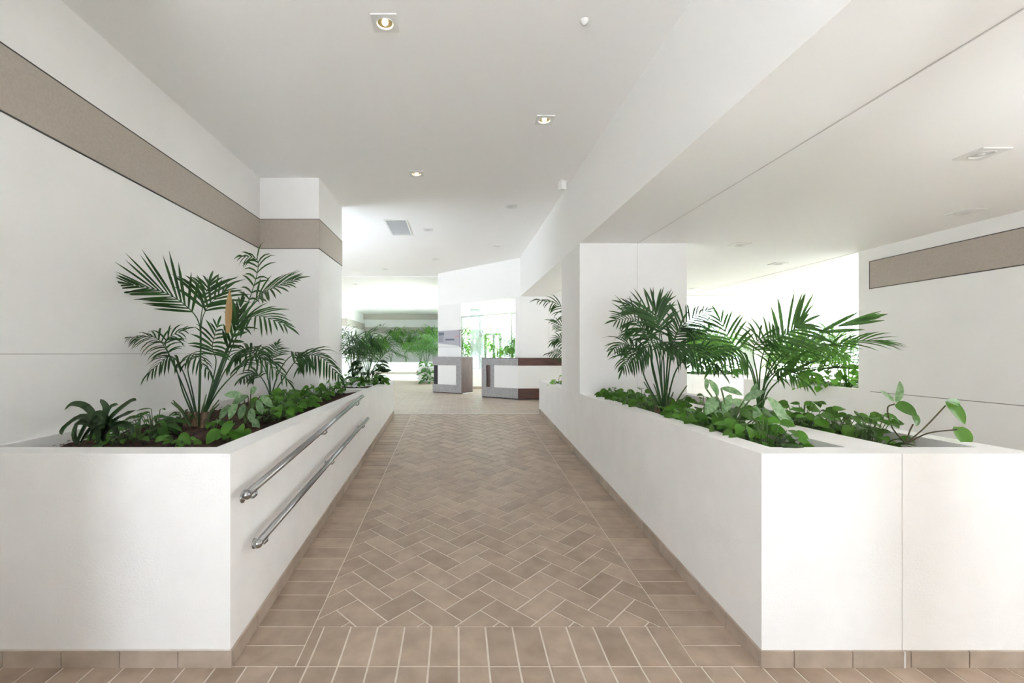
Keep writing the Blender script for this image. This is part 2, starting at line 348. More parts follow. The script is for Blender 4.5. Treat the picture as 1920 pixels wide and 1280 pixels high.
w = MB(); w.box(XR, XO, Y0, Y0+.145, 0, TOP); w.box(XR, 1.50, Y0+.145, 7.75, 0, TOP); w.box(1.50, 2.49, 5.2, 6.1, 0, TOP); w.box(1.86, 2.115, Y0+.145, 5.2, 0, TOP); w.box(2.49, XO, Y0+.145, 7.75, 0, TOP); w.box(1.5, 2.49, 7.61, 7.75, 0, TOP)
w.build('wall', M['rough'], rp)
soil(rp, 1.50, 1.86, Y0+.145, 5.2, SZ+.01); soil(rp, 2.115, 2.49, Y0+.145, 5.2, SZ+.01); soil(rp, 1.50, 2.49, 6.1, 7.61, SZ+.01)
w = MB(); skirt_x(w, XR-.012, XO, Y0, .012, off=.15); skirt_y(w, XR-.012, XR, Y0, 7.7); w.build('skirting', M['skirt'], rp)
w = MB(); w.box(1.992, 1.996, Y0-.0015, Y0, 0, TOP); w.box(1.990, 1.998, Y0-.0135, Y0-.011, 0, .073); w.build('joint', M['joint'], rp)
def simple_planter(label, x0, x1, y0, y1, ztop, t=.12, sk=True, z0=ZU):
    p = thing('planter', label, 'planter', ((x0+x1)/2, (y0+y1)/2, z0)); w = MB()
    w.box(x0, x1, y0, y0+t, z0, ztop); w.box(x0, x1, y1-t, y1, z0, ztop); w.box(x0, x0+t, y0+t, y1-t, z0, ztop); w.box(x1-t, x1, y0+t, y1-t, z0, ztop)
    w.build('wall', M['rough'], p); b = MB(); b.box(x0+t, x1-t, y0+t, y1-t, z0, ztop-.08); b.build('soil', M['soil'], p)
    if sk: q = MB(); q.box(x0, x1, y0-.012, y0, z0, z0+.07); q.build('skirting', M['skirt'], p)
simple_planter('low white planter continuing the line of the right wall', XW, 5.75, 5.64, 7.9, .968)
simple_planter('low white planter full of green palms behind the right pillar', 4.75, 6.25, 9.46, 11.2, .968)
simple_planter('small white planter left of the pillar with the notice board', -1.24, -.3, 15.2, 16.6, .968)
simple_planter('white planter along the far end wall', -4.6, -.3, 22.6, 24.4, .968)
simple_planter('low white planter below the windows beyond the reception', .35, 2.3, 12.9, 13.7, .968)

# ---------------------------------------------------------------- handrails
def rail(label, a, b, brackets):
    t = thing('handrail', label, 'handrail', a); a, b = V(a), V(b)
    w = MB(); w.tube([a, b], .0175, 16); w.build('rail', M['steel'], t, smooth=True)
    for p in (a, b): w = MB(); w.ball(p, .0235 if p is a else .0175, 24); w.build('end_ball', M['steel'], t, smooth=True)
    for k in brackets:
        p = a.lerp(b, k); w = MB()
        w.tube([p+V((0, 0, -.016)), p+V((0, 0, -.04)), p+V((-.012, 0, -.052)), V((XP+.004, p.y, p.z-.054))], .006, 8)
        w.lathe((XP+.001, p.y, p.z-.054), [(.0001, .006), (.024, .006), (.026, .003), (.026, 0)], 16, (1, 0, 0)); w.build('bracket', M['steel'], t, smooth=True)
rail('upper brushed steel handrail on the left planter wall', (-.945, 2.11, .765), (-.945, 4.72, .966), (.04, .5, .93))
rail('lower brushed steel handrail on the left planter wall', (-.945, 2.23, .497), (-.945, 5.0, .705), (.04, .5, .93))

# ---------------------------------------------------------------- reception counters
def wallseg(mb, a, b, th, z0, z1, out=0):       # vertical slab whose front runs from a to b (front = right-hand/-Y side)
    a, b = V((*a, 0)), V((*b, 0)); d = (b-a).normalized(); n = V((d.y, -d.x, 0))
    p = [a+n*out, b+n*out, b-n*th, a-n*th]; mb.prism([(q.x, q.y) for q in p], z0, z1)
def lerp2(a, b, t): return (a[0]+(b[0]-a[0])*t, a[1]+(b[1]-a[1])*t)
H1, H0 = 1.302, ZU
d1 = thing('reception_desk', 'small grey stone and dark wood desk wrapped around the notice pillar', 'desk', (-.1, 11.5, ZU))
A, B, Cc = (-.60, 11.76), (.118, 11.35), (.40, 11.62)
w = MB(); wallseg(w, A, B, .10, H1-.20, H1); wallseg(w, A, B, .10, H0+.02, H0+.21); wallseg(w, lerp2(A, B, .82), B, .08, H0+.21, H1-.20); w.build('stone_frame', M['stone'], d1)
w = MB(); wallseg(w, lerp2(A, B, .18), lerp2(A, B, .82), .05, H0+.21, H1-.20, -.01); w.build('panel', M['panel'], d1)
w = MB(); wallseg(w, lerp2(A, B, .0), lerp2(A, B, .18), .06, H0+.21, H1-.20, -.07); w.build('void_shade', M['dark'], d1)  # dark slab standing in for the shade of the open void
w = MB(); wallseg(w, B, Cc, .05, H0+.02, H1, .002); w.build('side_panel', M['wood'], d1)
w = MB(); w.prism([A, B, Cc, (.2, 11.9), (-.3, 12.3)][:3]+[(.28, 11.72), (.11, 11.43), (-.5, 11.9)], H1, H1+.012); w.build('countertop', M['stone'], d1)
w = MB(); wallseg(w, A, B, .08, H0, H0+.02, -.02); w.build('plinth', M['wood'], d1)
d2 = thing('reception_desk', 'long reception counter with white panels in a stone and wood frame', 'desk', (1.5, 10.0, ZU))
A, B, D = (.563, 10.52), (1.30, 9.93), (2.9, 9.93)
w = MB(); wallseg(w, A, B, .12, H1-.165, H1-.012); wallseg(w, A, B, .12, H0+.02, H0+.235); wallseg(w, A, lerp2(A, B, .13), .12, H0+.235, H1-.165); wallseg(w, lerp2(A, B, .24), lerp2(A, B, .35), .12, H0+.235, H1-.165, -.01); w.build('stone_frame', M['stone'], d2)
w = MB(); wallseg(w, lerp2(A, B, .13), lerp2(A, B, .24), .05, H0+.235, H1-.165, -.03); w.build('wood_slot', M['wood'], d2)
w = MB(); wallseg(w, lerp2(A, B, .35), B, .05, H0+.235, H1-.165, -.012); wallseg(w, B, D, .05, H0+.235, H1-.165, -.012); w.build('panel', M['panel'], d2)
w = MB(); wallseg(w, B, D, .12, H1-.165, H1-.012, .001); wallseg(w, B, D, .12, H0+.02, H0+.235, .001); w.build('wood_frame', M['woodh'], d2)
w = MB(); w.prism([A, B, D, (D[0], D[1]+.12), (1.35, 10.06), (.64, 10.62)], H1-.012, H1); w.build('countertop', M['woodh'], d2)
w = MB(); wallseg(w, A, B, .1, H0, H0+.02, -.02); wallseg(w, B, D, .1, H0, H0+.02, -.02); w.build('plinth', M['dark'], d2)

# notice board on the pillar
a0, b0 = V((-.48, 12.1, 0)), V((.117, 11.44, 0)); dr = (b0-a0).normalized(); nn = V((dr.y, -dr.x, 0))
L_ = (b0-a0).length
def on(t, z, off): p = a0+dr*(L_*t)+nn*off; return V((p.x, p.y, z))
nb = thing('notice_board', 'clear notice board with pale lilac poster on the pillar', 'notice board', on(.5, 1.56, .02))
def plate(t0, t1, z0, z1, off, th, mt, name, par):
    b = MB(); c = (on(t0, z0, off)+on(t1, z1, off))/2; b.obox(c, dr, nn, (0, 0, 1), L_*(t1-t0)/2, th/2, (z1-z0)/2); return b.build(name, mt, par)
plate(.04, .96, 1.55, 1.97, .020, .006, mat('poster_lilac', (.42, .42, .48), .5), 'poster', nb)
plate(.06, .30, 1.85, 1.93, .025, .003, mat('poster_slate', (.14, .15, .20), .5), 'printed_block', nb)
plate(.06, .28, 1.68, 1.84, .025, .003, mat('poster_grey', (.30, .30, .35), .5), 'printed_block', nb)
plate(.36, .74, 1.72, 1.76, .025, .003, mat('poster_slate', (.13, .14, .19), .5), 'printed_bar', nb)
plate(.78, .92, 1.80, 1.83, .025, .003, mat('poster_red', (.55, .30, .30), .5), 'printed_mark', nb)
b = MB(); b.face([on(.05, 1.555, .026), on(.95, 1.555, .026), on(.95, 1.58, .026), on(.05, 1.655, .026)]); b.build('printed_wedge', M['panel'], nb)
for t in (.03, .97):
    for z in (1.56, 1.96): b = MB(); b.lathe(on(t, z, 0), [(.012, 0), (.012, .03), (.0001, .03)], 10, nn); b.build('standoff', M['steel'], nb)

# ---------------------------------------------------------------- ceiling fixtures
def downlight(label, x, y, z, lit, size=.158, rot=0, group='square recessed downlights'):
    t = thing('ceiling_downlight', label, 'ceiling light', (x, y, z), group); h = size/2; r = h*.72; n = 24
    b = MB(); q = 24
    for k in range(q):
        def sq(a):
            c, s = math.cos(a), math.sin(a); m_ = max(abs(c), abs(s)); return V((x+c/m_*h, y+s/m_*h, z-.008))
        def ci(a, rr=r, zz=-.008): return V((x+math.cos(a)*rr, y+math.sin(a)*rr, z+zz))
        a, a2 = 2*math.pi*k/q+math.pi/4, 2*math.pi*(k+1)/q+math.pi/4
        b.face([sq(a2), sq(a), ci(a), ci(a2)]); b.face([sq(a)+V((0, 0, .008)), sq(a), sq(a2), sq(a2)+V((0, 0, .008))])
    b.build('frame', M['white'], t)
    b = MB(); b.lathe((x, y, z), [(r, -.008), (r*.93, -.013), (r*.86, -.008), (r*.8, -.002)], 24); b.build('trim_ring', M['white'], t, smooth=True)
    b = MB(); b.lathe((x, y, z), [(r*.8, -.003), (r*.55, -.0015), (.0001, -.001)], 24); b.build('reflector', M['gold'] if lit else M['grille'], t, smooth=True)
    b = MB(); b.lathe((x, y, z), [(.0001, -.016), (.012, -.014), (.018, -.007), (.018, -.0015)], 16); b.build('bulb', M['bulb'] if lit else M['unlit'], t, smooth=True)
names = [(-.443, 2.91, 1, 'lit square downlight nearest the viewer in the high ceiling'), (.772, 4.12, 1, 'lit square downlight near the header, second from the viewer'),
         (-.456, 5.35, 1, 'lit square downlight left of centre before the air grille'), (.765, 6.54, 0, 'square downlight close to the header, level with the motion sensor'),
         (-.468, 7.78, 0, 'square downlight just right of the air grille'), (.76, 8.93, 0, 'square downlight near the header beyond the air grille'),
         (-.45, 10.2, 0, 'square downlight before the bend of the header'), (-1.73, 11.4, 0, 'square downlight left of the others near the ceiling step'),
         (-3.0, 13.9, 0, 'far left downlight just beyond the ceiling step'), (-1.75, 15.0, 0, 'far downlight second beyond the ceiling step'),
         (-1.8, 17.4, 0, 'farthest downlight toward the end wall'), (-4.2, 18.8, 0, 'faint downlight by the far left wall')]
for x, y, l, lab in names: downlight(lab, x, y, ZC-(0.0), l)
for x, y, lab in ((3.2, 2.86, 'square downlight nearest the viewer in the low right ceiling'), (4.37, 4.03, 'square downlight above the taupe band of the right wall'),
                  (3.17, 5.25, 'square downlight just right of the broad pillar top'), (4.36, 6.37, 'square downlight beyond the end of the right wall'),
                  (4.4, 8.8, 'faint downlight over the far planter in the low ceiling'), (6.8, 8.78, 'downlight above the palms in the planter past the right wall'), (1.05, 11.9, 'downlight behind the header over the reception')):
    downlight(lab, x, y, ZL, 0, .175, group='downlights in the low ceiling')
t = thing('air_grille', 'rectangular grey ventilation grille in the high ceiling', 'air vent', (-.935, 7.66, ZC))
b = MB()
for q in ((-1.12, -.76, 7.19, 7.215), (-1.12, -.76, 8.11, 8.135), (-1.12, -1.095, 7.215, 8.11), (-.785, -.76, 7.215, 8.11)): b.box(*q, ZC-.012, ZC)
b.build('frame', M['white'], t)
b = MB()
for k in range(30): y = 7.23+k*.0295; b.obox((-.94, y, ZC-.006), (1, 0, 0), (0, .8, .6), (0, -.6, .8), .155, .010, .001)
b.build('louvres', M['grille'], t); b = MB(); b.box(-1.095, -.785, 7.215, 8.11, ZC-.003, ZC-.0005); b.build('backing', M['grille'], t)
t = thing('smoke_detector', 'small round white smoke detector on the high ceiling', 'smoke detector', (.787, 2.89, ZC))
b = MB(); b.lathe((.787, 2.89, ZC), [(.026, 0), (.026, -.008), (.018, -.016), (.012, -.03), (.0001, -.032)], 20); b.build('housing', M['white'], t, smooth=True)
t = thing('motion_sensor', 'little white motion sensor box hanging by the header', 'sensor', (1.26, 5.6, ZC))
b = MB(); b.obox((1.262, 5.6, ZC-.05), (.9, .43, 0), (-.43, .9, 0), (0, 0, 1), .035, .03, .05); b.build('housing', M['shell'], t, bevel=.006)
b = MB(); b.obox((1.262, 5.6, ZC-.006), (.9, .43, 0), (-.43, .9, 0), (0, 0, 1), .045, .04, .006); b.build('mount', M['white'], t)

# ---------------------------------------------------------------- windows
def glazing(n, a, b, z0, z1, posts, rails, label, door=False):
    a, b = V((*a, 0)), V((*b, 0)); d = (b-a).normalized(); nr = V((-d.y, d.x, 0)); Ln = (b-a).length
    f = MB()
    for k in [0]+list(posts)+[1]: c = a+d*(Ln*k); f.obox((c.x, c.y, (z0+z1)/2), d, nr, (0, 0, 1), .03, .03, (z1-z0)/2)
    for z in [z0+.03, z1-.03]+list(rails): c = (a+b)/2; f.obox((c.x, c.y, z), d, nr, (0, 0, 1), Ln/2, .025, .025)
    o = struct(f.build('window_%d' % n, M['frame']), label)
    g = MB(); c = (a+b)/2; g.obox((c.x, c.y, (z0+z1)/2), d, nr, (0, 0, 1), Ln/2-.02, .004, (z1-z0)/2-.03); g.build('pane', M['glass'], o)
glazing(1, (.2, 15.5), (3.7, 12.0), ZU, ZL, (.16, .42, .66, .84), (), 'glazed front beyond the reception')
glazing(2, (3.7, 12.0), (12, 12.0), ZU, ZL, (.12, .25, .38, .5, .62, .75, .88), (), 'glazed front behind the right palms')
w = MB(); w.box(.15, .3, 20.5, 25, ZU, ZC); struct(w.build('wall_right', M['plaster']), 'plain wall of the far lobby')
glazing(3, (.2, 15.5), (.2, 20.5), ZU, ZC, (.2, .4, .6, .8), (), 'side glazing of the far lobby')
glazing(4, (12, 2.2), (12, 7.5), ZU, ZL, (.2, .4, .6, .8), (), 'unseen side glazing of the right room, sized for the light')
w = MB(); w.box(4.2, 5.1, 11.9, 12.2, ZU, ZL); w.box(11.9, 12.1, BACK, 2.2, 0, ZL); w.box(11.9, 12.1, 7.5, 12, ZU, ZL); struct(w.build('wall_right', M['plaster']), 'pale wall piece by the far right windows, with unseen walls cutting side light')  # the two side walls are out of view, added to limit daylight
fp = thing('glass_screen', 'bluish frosted glass screen standing on the low planter behind the counters', 'glass screen', (.6, 12.97, .968))
b = MB(); q0, q1 = P(882, 0, 13.0), P(907, 0, 12.95); wallseg(b, (q0.x, 13.0), (q1.x, 12.95), .012, .985, ZL); b.build('pane', M['frost'], fp)
b = MB(); wallseg(b, (q0.x, 13.0), (q1.x, 12.95), .03, .968, .99, .01); b.build('base_rail', M['frame'], fp)
dz = MB(); q = P(910, 0, 14.2); q2 = P(938, 0, 14.0)
for x0_, y0_ in ((q.x, 14.2), ((q.x+q2.x)/2+.03, 14.1), (q2.x, 14.0)): dz.box(x0_-.035, x0_+.035, y0_-.03, y0_+.03, ZU, 2.0)
dz.box(q.x-.03, q2.x+.03, 14.05, 14.15, 1.94, 2.0); dz.box(q.x-.03, q2.x+.03, 14.05, 14.12, 1.15, 1.19)
struct(dz.build('door_1', mat('door_frame', (.40, .46, .44), .5)), 'glazed garden door seen between the counters')
gr = MB(); gr.box(-30, 40, 12.2, 60, -.3, ZU-.06); gr.box(-30, 40, -30, BACK-6, -.4, -.21); gr.box(12.1, 40, BACK-6, 12.2, -.3, ZU-.08); struct(gr.build('floor', mat('terrace_paving', (.8, .78, .75), .8)), 'terrace paving outside the windows')

# ---------------------------------------------------------------- plants
UP = V((0, 0, 1))
def spline(pts, n):
    pts = [V(p) for p in pts]
    if len(pts) == 2: pts = [pts[0], (pts[0]+pts[1])/2, pts[1]]
    q = [pts[0]*2-pts[1]]+pts+[pts[-1]*2-pts[-2]]; out = []; m_ = len(pts)-1
    for k in range(n+1):
        t = k/n*m_; i = min(int(t), m_-1); u_ = t-i; p0, p1, p2, p3 = q[i:i+4]
        out.append(.5*((2*p1)+(-p0+p2)*u_+(2*p0-5*p1+4*p2-p3)*u_*u_+(-p0+3*p1-3*p2+p3)*u_**3))
    return out
def strap(mb, p, d, nrm, Ln, wd, droop, seg=4, fold=.25, prof=None, twist=0):
    d = d.normalized(); side = d.cross(nrm)
    if side.length < .05: side = d.cross(V((.3, .9, .2)))
    side.normalize(); base = len(mb.v); pos = V(p); dd = V(d); tn = R.random(); rows = 0
    for i in range(seg+1):
        t = i/seg
        w_ = wd*(prof(t) if prof else (math.sin(math.pi*min(1, t*.85+.12))**.7 if t < 1 else .03))
        if t >= 1: w_ = wd*.04
        nn_ = side.cross(dd).normalized(); s_ = side
        mb.v += [tuple(pos-s_*w_/2+nn_*fold*w_/2), tuple(pos), tuple(pos+s_*w_/2+nn_*fold*w_/2)]
        dd = (dd+V((0, 0, -droop/seg*(1+t)))).normalized(); pos = pos+dd*(Ln/seg)
    for i in range(seg):
        a = base+i*3
        mb.f += [(a, a+1, a+4, a+3), (a+1, a+2, a+5, a+4)]; mb.t += [tn, tn]
def frond(parent, mt, pts, t0=.35, Ll=.28, n=18, nrm=(0, -1, .3), droop=.5, wd=.022, seg=4, r0=.007, lift=.12, spread=(1.15, .45), name='frond', stem=None):
    nrm = V(nrm).normalized(); S = 24 if seg > 2 else 14
    sp = spline(pts, S); mb = MB(); mb.tube(sp, [r0*(1-.85*i/S) for i in range(S+1)], 5 if seg > 2 else 3)
    for k in range(n):
        u_ = (k+.5)/n; t = t0+(1-t0)*u_; x = t*S; i = min(int(x), S-1); p = sp[i].lerp(sp[i+1], x-i); tg = (sp[i+1]-sp[i]).normalized()
        ang = spread[0]+(spread[1]-spread[0])*u_
        ln = Ll*(.62+.38*math.sin(math.pi*min(1, u_*1.1+.1)))*(1 if u_ < .7 else 1-(u_-.7)*1.3)
        for sd in (-1, 1):
            side = tg.cross(nrm).normalized()*sd; a = ang+R.uniform(-.08, .08)
            d = side*math.sin(a)+tg*math.cos(a)+nrm*(lift+R.uniform(-.06, .08))
            strap(mb, p, d, nrm, ln*R.uniform(.88, 1.08), wd*(1-.4*u_)*R.uniform(.85, 1.1), droop*R.uniform(.6, 1.3), seg)
    strap(mb, sp[-1], (sp[-1]-sp[-2]), nrm, Ll*.55, wd*.8, droop*.6, seg)
    return mb.build(name, mt, parent, smooth=False)
def petioles(parent, base, n, h, r=.05):
    mb = MB()
    for k in range(n):
        a = R.uniform(0, 6.28); p = V(base)+V((math.cos(a)*r*.6, math.sin(a)*r*.6, 0)); q = p+V((math.cos(a)*r*2.2, math.sin(a)*r*2.2, h*R.uniform(.6, 1)))
        mb.tube(spline([p, p.lerp(q, .5)+V((0, 0, .03)), q], 6), [.010-.001*i for i in range(7)], 5)
    mb.build('petioles', M['stem'], parent)
def trunkmesh(parent, base, h=.1, r=.03, n=3):
    for k in range(n):
        mb = MB(); c = V(base)+V(((k-(n-1)/2)*r*1.9, R.uniform(-.02, .02), -.02)); pr = [(r*(1.1-.5*i/6)*(1+.18*R.uniform(-1, 1)), (h+.02)*i/6) for i in range(7)]
        mb.lathe(c, pr+[(.0001, h+.02)], 9); mb.build('trunk', M['trunk'], parent)
def pxp(lst, Y): return [P(a, b, Y+(c[0] if c else 0)) for a, b, *c in lst]

# --- large kentia palm, left planter
YB = 3.36
palm = thing('kentia_palm', 'tall dark kentia palm with fanned fronds in the left planter', 'palm', P(372, 803, YB))
trunkmesh(palm, P(366, 806, YB), .13, .034, 3)
BS = (372, 800)
def LF(pts, **k):
    q = pxp([BS]+pts, YB); return frond(palm, M['palm'], q, **k)
LF([(374, 700), (375, 612), (345, 570, -.05), (300, 545, -.1), (246, 533, -.15)], t0=.50, Ll=.34, n=14, nrm=(.2, -.75, -.55), droop=.05, wd=.021, spread=(.95, .25), lift=-.12)
LF([(376, 700), (376, 606), (384, 560), (392, 530, .1)], t0=.62, Ll=.30, n=7, nrm=(.2, -1, 0), droop=.30, wd=.026, spread=(1.0, .3))
LF([(376, 700), (377, 612), (390, 575), (420, 545, .1)], t0=.66, Ll=.26, n=6, nrm=(.1, -1, .2), droop=.35, wd=.022, spread=(.9, .3))
LF([(398, 730), (432, 640), (468, 560), (484, 490, .05), (452, 480, .15)], t0=.58, Ll=.17, n=13, nrm=(-.4, -1, .2), droop=.9, wd=.019, spread=(.9, .4))
LF([(402, 730), (437, 645), (478, 562), (512, 540, -.1), (554, 524, -.15)], t0=.60, Ll=.22, n=13, nrm=(-.2, -.8, .7), droop=.30, wd=.019, spread=(.9, .35))
LF([(400, 730), (430, 650), (452, 605), (486, 592, -.15), (536, 610, -.25)], t0=.50, Ll=.25, n=14, nrm=(.1, -.7, .7), droop=.5, wd=.020, spread=(1.0, .35))
LF([(395, 735), (420, 665), (440, 620, -.2), (452, 570, -.1)], t0=.55, Ll=.22, n=8, nrm=(.2, -1, .0), droop=.15, wd=.026, spread=(.55, .2))
LF([(350, 740), (328, 690), (296, 635, -.05), (244, 632, -.1)], t0=.60, Ll=.17, n=13, nrm=(.1, -.55, .85), droop=1.0, wd=.017)
LF([(345, 740), (330, 690), (310, 640, .1), (345, 618, .15)], t0=.62, Ll=.15, n=9, nrm=(.2, -.8, .5), droop=.8, wd=.017)
LF([(358, 740), (340, 690), (318, 668, -.1), (278, 700, -.2)], t0=.55, Ll=.17, n=11, nrm=(.1, -.5, .85), droop=1.3, wd=.017)
LF([(362, 740), (352, 690), (362, 662, -.15), (394, 700, -.25)], t0=.55, Ll=.16, n=11, nrm=(.0, -.5, .85), droop=1.3, wd=.017)
LF([(400, 740), (425, 690), (460, 658, -.1), (520, 684, -.15)], t0=.5, Ll=.19, n=13, nrm=(.1, -.5, .85), droop=1.0, wd=.018)
LF([(405, 740), (440, 700), (480, 668, -.25), (540, 714, -.35)], t0=.55, Ll=.17, n=13, nrm=(.1, -.5, .85), droop=1.0, wd=.017)
LF([(392, 740), (405, 680), (398, 650, -.2), (408, 610, -.3)], t0=.6, Ll=.18, n=9, nrm=(.3, -1, .2), droop=.4, wd=.019)
mb = MB(); a = P(427, 624, YB-.42); strap(mb, a, P(431, 542, YB-.42)-a, V((.3, -1, 0)), (P(431, 542, YB-.42)-a).length, .04, 0, 6, .1); mb.build('dry_leaf', M['dry'], palm)
petioles(palm, P(372, 806, YB), 7, .28, .06)

# --- small palm behind, left planter
YB2 = 4.3
palm2 = thing('parlour_palm', 'smaller palm arching toward the white pillar, behind the kentia', 'palm', P(508, 745, YB2))
for pts, kw in (([(508, 745), (530, 712), (560, 672), (600, 668, -.1), (636, 706, -.2)], dict(t0=.42, Ll=.26, n=16, droop=1.0)),
                ([(508, 745), (522, 700), (545, 668), (575, 668, .1), (560, 690, .1)], dict(t0=.5, Ll=.2, n=12, droop=.9)),
                ([(508, 745), (500, 700), (480, 665), (455, 655), (440, 672, -.1)], dict(t0=.45, Ll=.22, n=14, droop=.9)),
                ([(508, 745), (506, 700), (512, 668), (520, 645, .1)], dict(t0=.5, Ll=.18, n=10, droop=.6)),
                ([(508, 745), (495, 715), (478, 700), (450, 712, -.2)], dict(t0=.45, Ll=.17, n=10, droop=1))):
    frond(palm2, M['palm'], pxp(pts, YB2), nrm=(.1, -.6, .8), wd=.024, **kw)

# --- strap-leaved plant, front of left planter
def strap_plant(name, label, cat, base, leaves, mt, wd, Y, extra=None, group=None):
    t = thing(name, label, cat, base, group)
    for pts in leaves:
        sp = pxp(pts, Y); q = spline([base]+sp, 12); mb = MB(); b0_ = 0
        for i, p in enumerate(q):
            tg = (q[min(i+1, 12)]-q[max(i-1, 0)]).normalized(); s = tg.cross(V((0, -.7, .7))).normalized(); w_ = wd*(.35+.65*math.sin(math.pi*min(1, i/12*.9+.08)))*(1 if i < 12 else .05)
            nn_ = s.cross(tg).normalized(); mb.v += [tuple(p-s*w_/2+nn_*w_*.15), tuple(p), tuple(p+s*w_/2+nn_*w_*.15)]
        for i in range(12): a = i*3; mb.f += [(a, a+1, a+4, a+3), (a+1, a+2, a+5, a+4)]; mb.t += [.5, .5]
        mb.build('leaf', mt, t)
    return t
strap_plant('dracaena', 'dark strap-leaved dracaena arching at the left planter corner', 'potted plant', P(196, 826, 2.55),
    [[(170, 770), (140, 757), (121, 768)], [(175, 790), (150, 782), (120, 803), (116, 815, -.05)], [(178, 800), (150, 792), (140, 815), (146, 835)], [(185, 790), (170, 785), (150, 820), (143, 836)],
     [(196, 790), (200, 765), (188, 748, .05)], [(205, 790), (220, 772), (246, 752), (256, 750)], [(202, 800), (195, 780), (180, 775), (165, 795)], [(205, 800), (222, 785), (240, 775, -.05), (255, 768)],
     [(192, 800), (176, 800), (162, 815), (150, 832)], [(200, 800), (205, 790), (215, 800), (222, 820)], [(192, 800), (186, 790), (176, 805), (168, 828)], [(205, 805), (225, 795), (245, 800), (250, 815)], [(197, 798), (200, 778), (210, 762), (222, 758)], [(190, 803), (180, 795), (185, 815), (184, 835)]], M['deep'], .038, 2.5)

# --- broad leaves
def leafshape(kind):
    if kind == 'heart': return lambda t: (math.sin(math.pi*min(1, (t*.80+.20)))**.75)*(1.0 if t > .06 else .75)
    return lambda t: math.sin(math.pi*(t*.92+.06))**.8
def bleaf(mb, p, d, nrm, Ln, wd, kind='heart', droop=.5, fold=.3, seg=6): strap(mb, p, V(d), V(nrm), Ln, wd, droop, seg, fold, leafshape(kind))
def leafy(name, label, cat, base, spread, hmin, hmax, n, Ln, kind, mt, stemmat=None, ratio=.8, group=None, face=(0, -.7, .7), stretch=(1, 1), r=.0028, seg=5):
    base = V(base); t = thing(name, label, cat, base, group); lm, sm = MB(), MB()
    for k in range(n):
        a = R.uniform(0, 6.28); rr = spread*math.sqrt(R.random()); p = base+V((math.cos(a)*rr*.5*stretch[0], math.sin(a)*rr*.5*stretch[1], 0))
        q = base+V((math.cos(a)*rr*stretch[0], math.sin(a)*rr*stretch[1], R.uniform(hmin, hmax)*(1.15-.5*rr/spread)))
        sm.tube(spline([p, (p+q)/2+V((0, 0, .02)), q], 4), r, 4, False)
        out = V((math.cos(a), math.sin(a)-.4, R.uniform(-.3, .5))).normalized(); nm = (V(face)+V((R.uniform(-.5, .5), R.uniform(-.4, .4), R.uniform(-.2, .5)))).normalized()
        l_ = Ln*R.uniform(.65, 1.15); bleaf(lm, q, out, nm, l_, l_*ratio*R.uniform(.85, 1.1), kind, R.uniform(.2, .9), .3, seg)
    lm.build('foliage', mt, t, smooth=True); sm.build('stems', stemmat or M['stem'], t); return t
S = SZ+.005
def soilpt(x, y, s=S): Y = (EYE-s)*F/(y-CY); return P(x, y, Y)
# left planter low plants
leafy('peace_lily', 'broad dark-leaved plant right of the dracaena in the left planter', 'plant', soilpt(262, 825), .17, .03, .17, 34, .10, 'lance', M['palm2'], ratio=.36)
leafy('ground_cover', 'light green low plant below the dracaena at the left planter front', 'plant', soilpt(232, 832), .13, .02, .09, 26, .07, 'lance', M['pothos'], ratio=.6)
leafy('schefflera', 'small bushy plant with pointed leaves left of the kentia trunk', 'plant', soilpt(292, 815), .11, .05, .17, 22, .09, 'lance', M['palm2'], ratio=.4)
leafy('fern', 'small wiry plant touching the kentia trunk on its left', 'plant', soilpt(345, 800), .07, .07, .17, 14, .07, 'lance', M['palm2'], ratio=.5)
leafy('pothos', 'single pothos sprig lying on bare soil by the left planter front', 'plant', soilpt(330, 834), .06, .02, .06, 6, .09, 'heart', M['pothos'])
leafy('pothos', 'little pothos with reddish stems at the soil before the kentia', 'plant', soilpt(348, 836), .05, .01, .05, 7, .05, 'heart', M['bright'])
leafy('pothos', 'pothos shoot right of the kentia trunk', 'plant', soilpt(398, 805), .05, .02, .09, 7, .07, 'heart', M['pothos'])
leafy('pothos', 'bright pothos at the inner front corner of the left planter', 'plant', soilpt(437, 826), .07, .03, .12, 11, .10, 'heart', M['bright'])
ag = thing('aglaonema', 'variegated plant with pale striped leaves by the left planter rim', 'plant', soilpt(468, 800))
lm = MB(); sm = MB(); bs = soilpt(468, 800)
for x, y, dx, dz in ((445, 752, -.4, -.9), (458, 757, -.25, -1), (472, 765, .1, -1), (482, 750, .5, -.8), (488, 742, .9, -.5), (465, 742, -.9, -.3), (478, 785, .3, -1), (455, 742, -.6, .2), (470, 738, .3, .3), (430, 760, -.6, -.8)):
    q = P(x, y, bs.y-.05); sm.tube(spline([bs, bs.lerp(q, .6)+V((0, 0, .03)), q], 5), .004, 5, False); bleaf(lm, q, (dx, -.25, dz), (R.uniform(-.2, .2), -1, .4), .125*R.uniform(.8, 1.1), .055, 'lance', .25, .15)
lm.build('foliage', M['silver'], ag, smooth=True); sm.build('stems', M['dstem'], ag)
for i, (x, y, n, lab) in enumerate(((505, 790, 26, 'pothos clump right beside the variegated plant'), (530, 775, 32, 'bright pothos clump midway along the left planter rim'), (560, 768, 30, 'yellow-green pothos clump above the upper handrail'),
     (590, 752, 26, 'pothos clump in front of the white pillar base'), (620, 742, 18, 'last pothos clump before the bare soil by the pillar'), (545, 758, 24, 'taller dark pothos behind the rim pothos'))):
    b_ = soilpt(x, y); leafy('pothos', lab, 'plant', b_, .20, .03, .19, n+18, .085, 'heart', M['bright'] if i in (2,) else M['pothos'], group='pothos in the left planter', stretch=(.8, 1.3))
